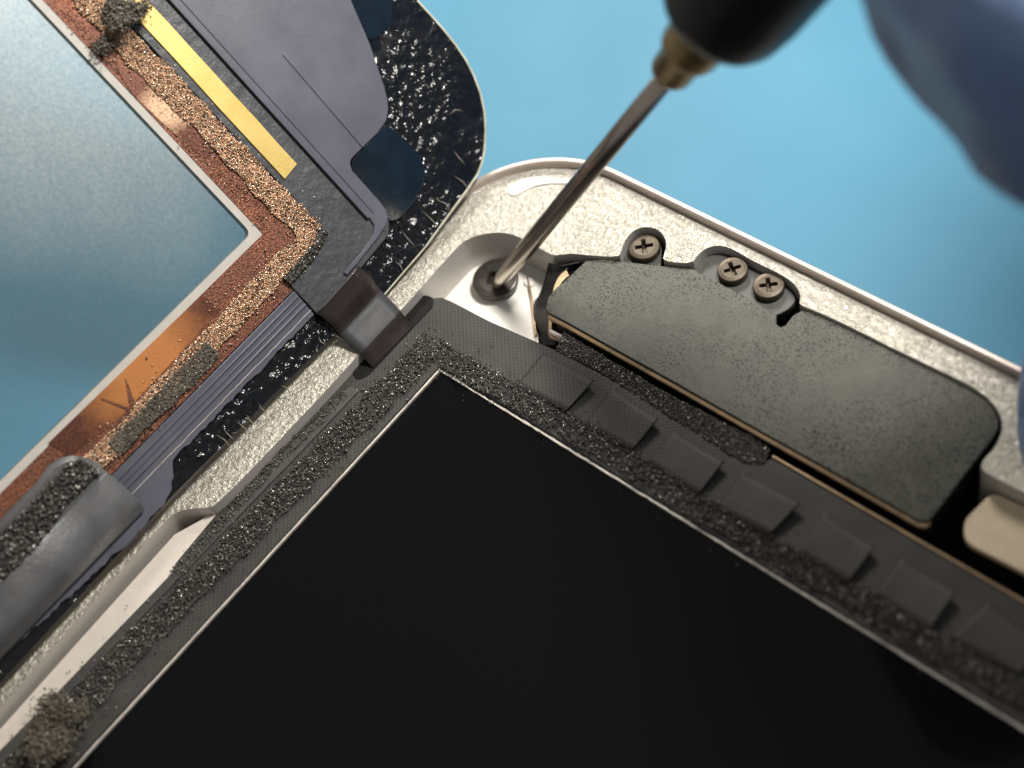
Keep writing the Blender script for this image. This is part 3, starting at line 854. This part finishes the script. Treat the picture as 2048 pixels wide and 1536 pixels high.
# grey flexible cover at the lower left with foam strip
cv = [(205, 940), (166, 914), (141, 909), (117, 915), (94, 930), (68, 965), (0, 1030), (-120, 1150)]
left = [U(*Q(*p), h) for p, h in (((120, 915), .06), ((160, 930), .09), ((205, 942), .13), ((240, 972), .15), ((264, 995), .13), ((284, 1017), .06))]
dl = (P(148, 1160, 0) - P(285, 1016, 0)); 
dirv = np.array([0, -1.0, 0])
right_ = [p + dirv * 5.5 for p in left]
ribbon('flex_cover', left[2:], right_[2:], MAT['shiny'], pan, .014, 5)
cov = QL((205, 940), (186, 922), (166, 914), (141, 909), (117, 915), (94, 930), (68, 965), (0, 1034))
e0 = cov[-1]
cov = [(Q(212, 948)[0] - .02, Q(212, 948)[1])] + cov + [(e0[0] + .0, e0[1] - 4), (Q(212, 948)[0] - .02, e0[1] - 4)]
onpanel('cover_pad', cov, .125, .10, MAT['shiny'], pan, .03)
cf = [(137, 926), (166, 918), (200, 944), (176, 968), (137, 1004), (78, 1088), (29, 1138), (-60, 1225), (-60, 1125), (0, 1067), (39, 1032), (78, 990)]
def Qh(px, py, h):
    r = R.T @ ray(px, py)
    w = C + r * (((PO + PN * h - C) @ PN) / (r @ PN))
    return w
pts = scatter(cf, 4200)
grains('cover_foam', np.array([Qh(a, b, .125 + .03 * rng.random() ** 1.6) for a, b in pts]), (.005, .018), None, pan, mats=FO)

# ------------------------------------------------------------------ crumbs of foam that have come away
def clump(name, centre, n, spread, mats, label, on=None):
    root_c = np.array(centre)
    lobes = root_c + rng.normal(size=(9, 3)) * np.array(spread) * .9
    c = lobes[rng.integers(0, 9, n)] + rng.normal(size=(n, 3)) * np.array(spread) * .36
    if on is not None: c[:, 2] = np.maximum(c[:, 2], on + .004)
    o = grains(name, c, (.004, .0125), None, None, kind=False, mats=mats)
    tag(o, label, 'foam crumb')
    return o
OC = [MAT['crumb'], MAT['olive'], MAT['foam_brown'], MAT['glint']]
OL = [MAT['olive'], MAT['foam_lit'], MAT['foam_brown']]
clump('foam_crumb', P(88, 1466, 0.0), 8000, (.12, .12, .06), OC, 'ragged grey-brown foam crumb at the lower left end of the foam strip', -.08)
cc = U(*Q(243, 47), .10)
clump('foam_crumb', cc, 5000, (.085, .10, .045), OL, 'dark foam crumb stuck over the upper end of the gold strip')

# ------------------------------------------------------------------ gloved hand
def hand():
    V, E, Rr = [], [], []
    def add(p, r, parent=None):
        V.append(tuple(map(float, p))); Rr.append(r)
        if parent is not None: E.append((parent, len(V) - 1))
        return len(V) - 1
    wrist = add(K(5600, -1500, 6.4), 2.3)
    palm = add(K(4300, -900, 6.3), 2.2, wrist)
    kn = {}
    # finger with its tip over the upper right of the picture
    a = add(K(3500, -700, 5.9), 1.0, palm); b = add(K(2850, -380, 6.0), .90, a); c_ = add(K(2420, -180, 6.2), .98, b); d_ = add(K(2120, -50, 6.3), 1.0, c_); e_ = add(K(1922, 72, 6.3), .94, d_); add(K(1838, 122, 6.3), .64, e_)
    # finger resting by the edge of the case
    a = add(K(3700, 60, 7.0), .98, palm); b = add(K(3050, 520, 7.6), .86, a); c_ = add(K(2620, 750, 8.2), .78, b); d_ = add(K(2190, 835, 8.7), .68, c_); add(K(2012, 838, 8.8), .45, d_)
    a = add(K(4000, 700, 7.4), .9, palm); b = add(K(3500, 1100, 8.1), .78, a); add(K(3150, 1350, 8.6), .66, b)
    # finger and thumb on the handle, beyond the top of the picture
    hp = tip + ax * (LS + 2.6)
    side = np.cross(ax, np.array([0, 0, 1.0])); side /= np.linalg.norm(side)
    a = add(K(3600, -1500, 5.6), .98, palm); b = add(hp + R.T @ np.array([3.2, -1.2, .4]), .82, a); add(hp + R.T @ np.array([1.2, -.35, .5]), .7, b)
    a = add(K(4000, -2200, 5.2), 1.1, palm); b = add(hp + R.T @ np.array([2.6, -2.6, -.5]), .95, a); add(hp + R.T @ np.array([.9, -1.2, -.5]), .8, b)
    me = bpy.data.meshes.new('gloved_hand')
    me.from_pydata(V, E, [])
    o = bpy.data.objects.new('gloved_hand', me); col.objects.link(o)
    me.materials.append(MAT['glove'])
    sk = o.modifiers.new('skin', 'SKIN'); sk.use_smooth_shade = True
    for i, sv in enumerate(me.skin_vertices[0].data):
        sv.radius = (Rr[i], Rr[i]); sv.use_root = (i == 1)
    s = o.modifiers.new('sub', 'SUBSURF'); s.levels = 3; s.render_levels = 3
    tx = bpy.data.textures.new('glove_folds', 'CLOUDS'); tx.noise_scale = .7; tx.noise_depth = 1
    d = o.modifiers.new('folds', 'DISPLACE'); d.texture = tx; d.strength = .24; d.mid_level = .5; d.texture_coords = 'GLOBAL'
    tag(o, 'hand in a blue nitrile glove with fingertips at the right side of the picture', 'hand')
hand()
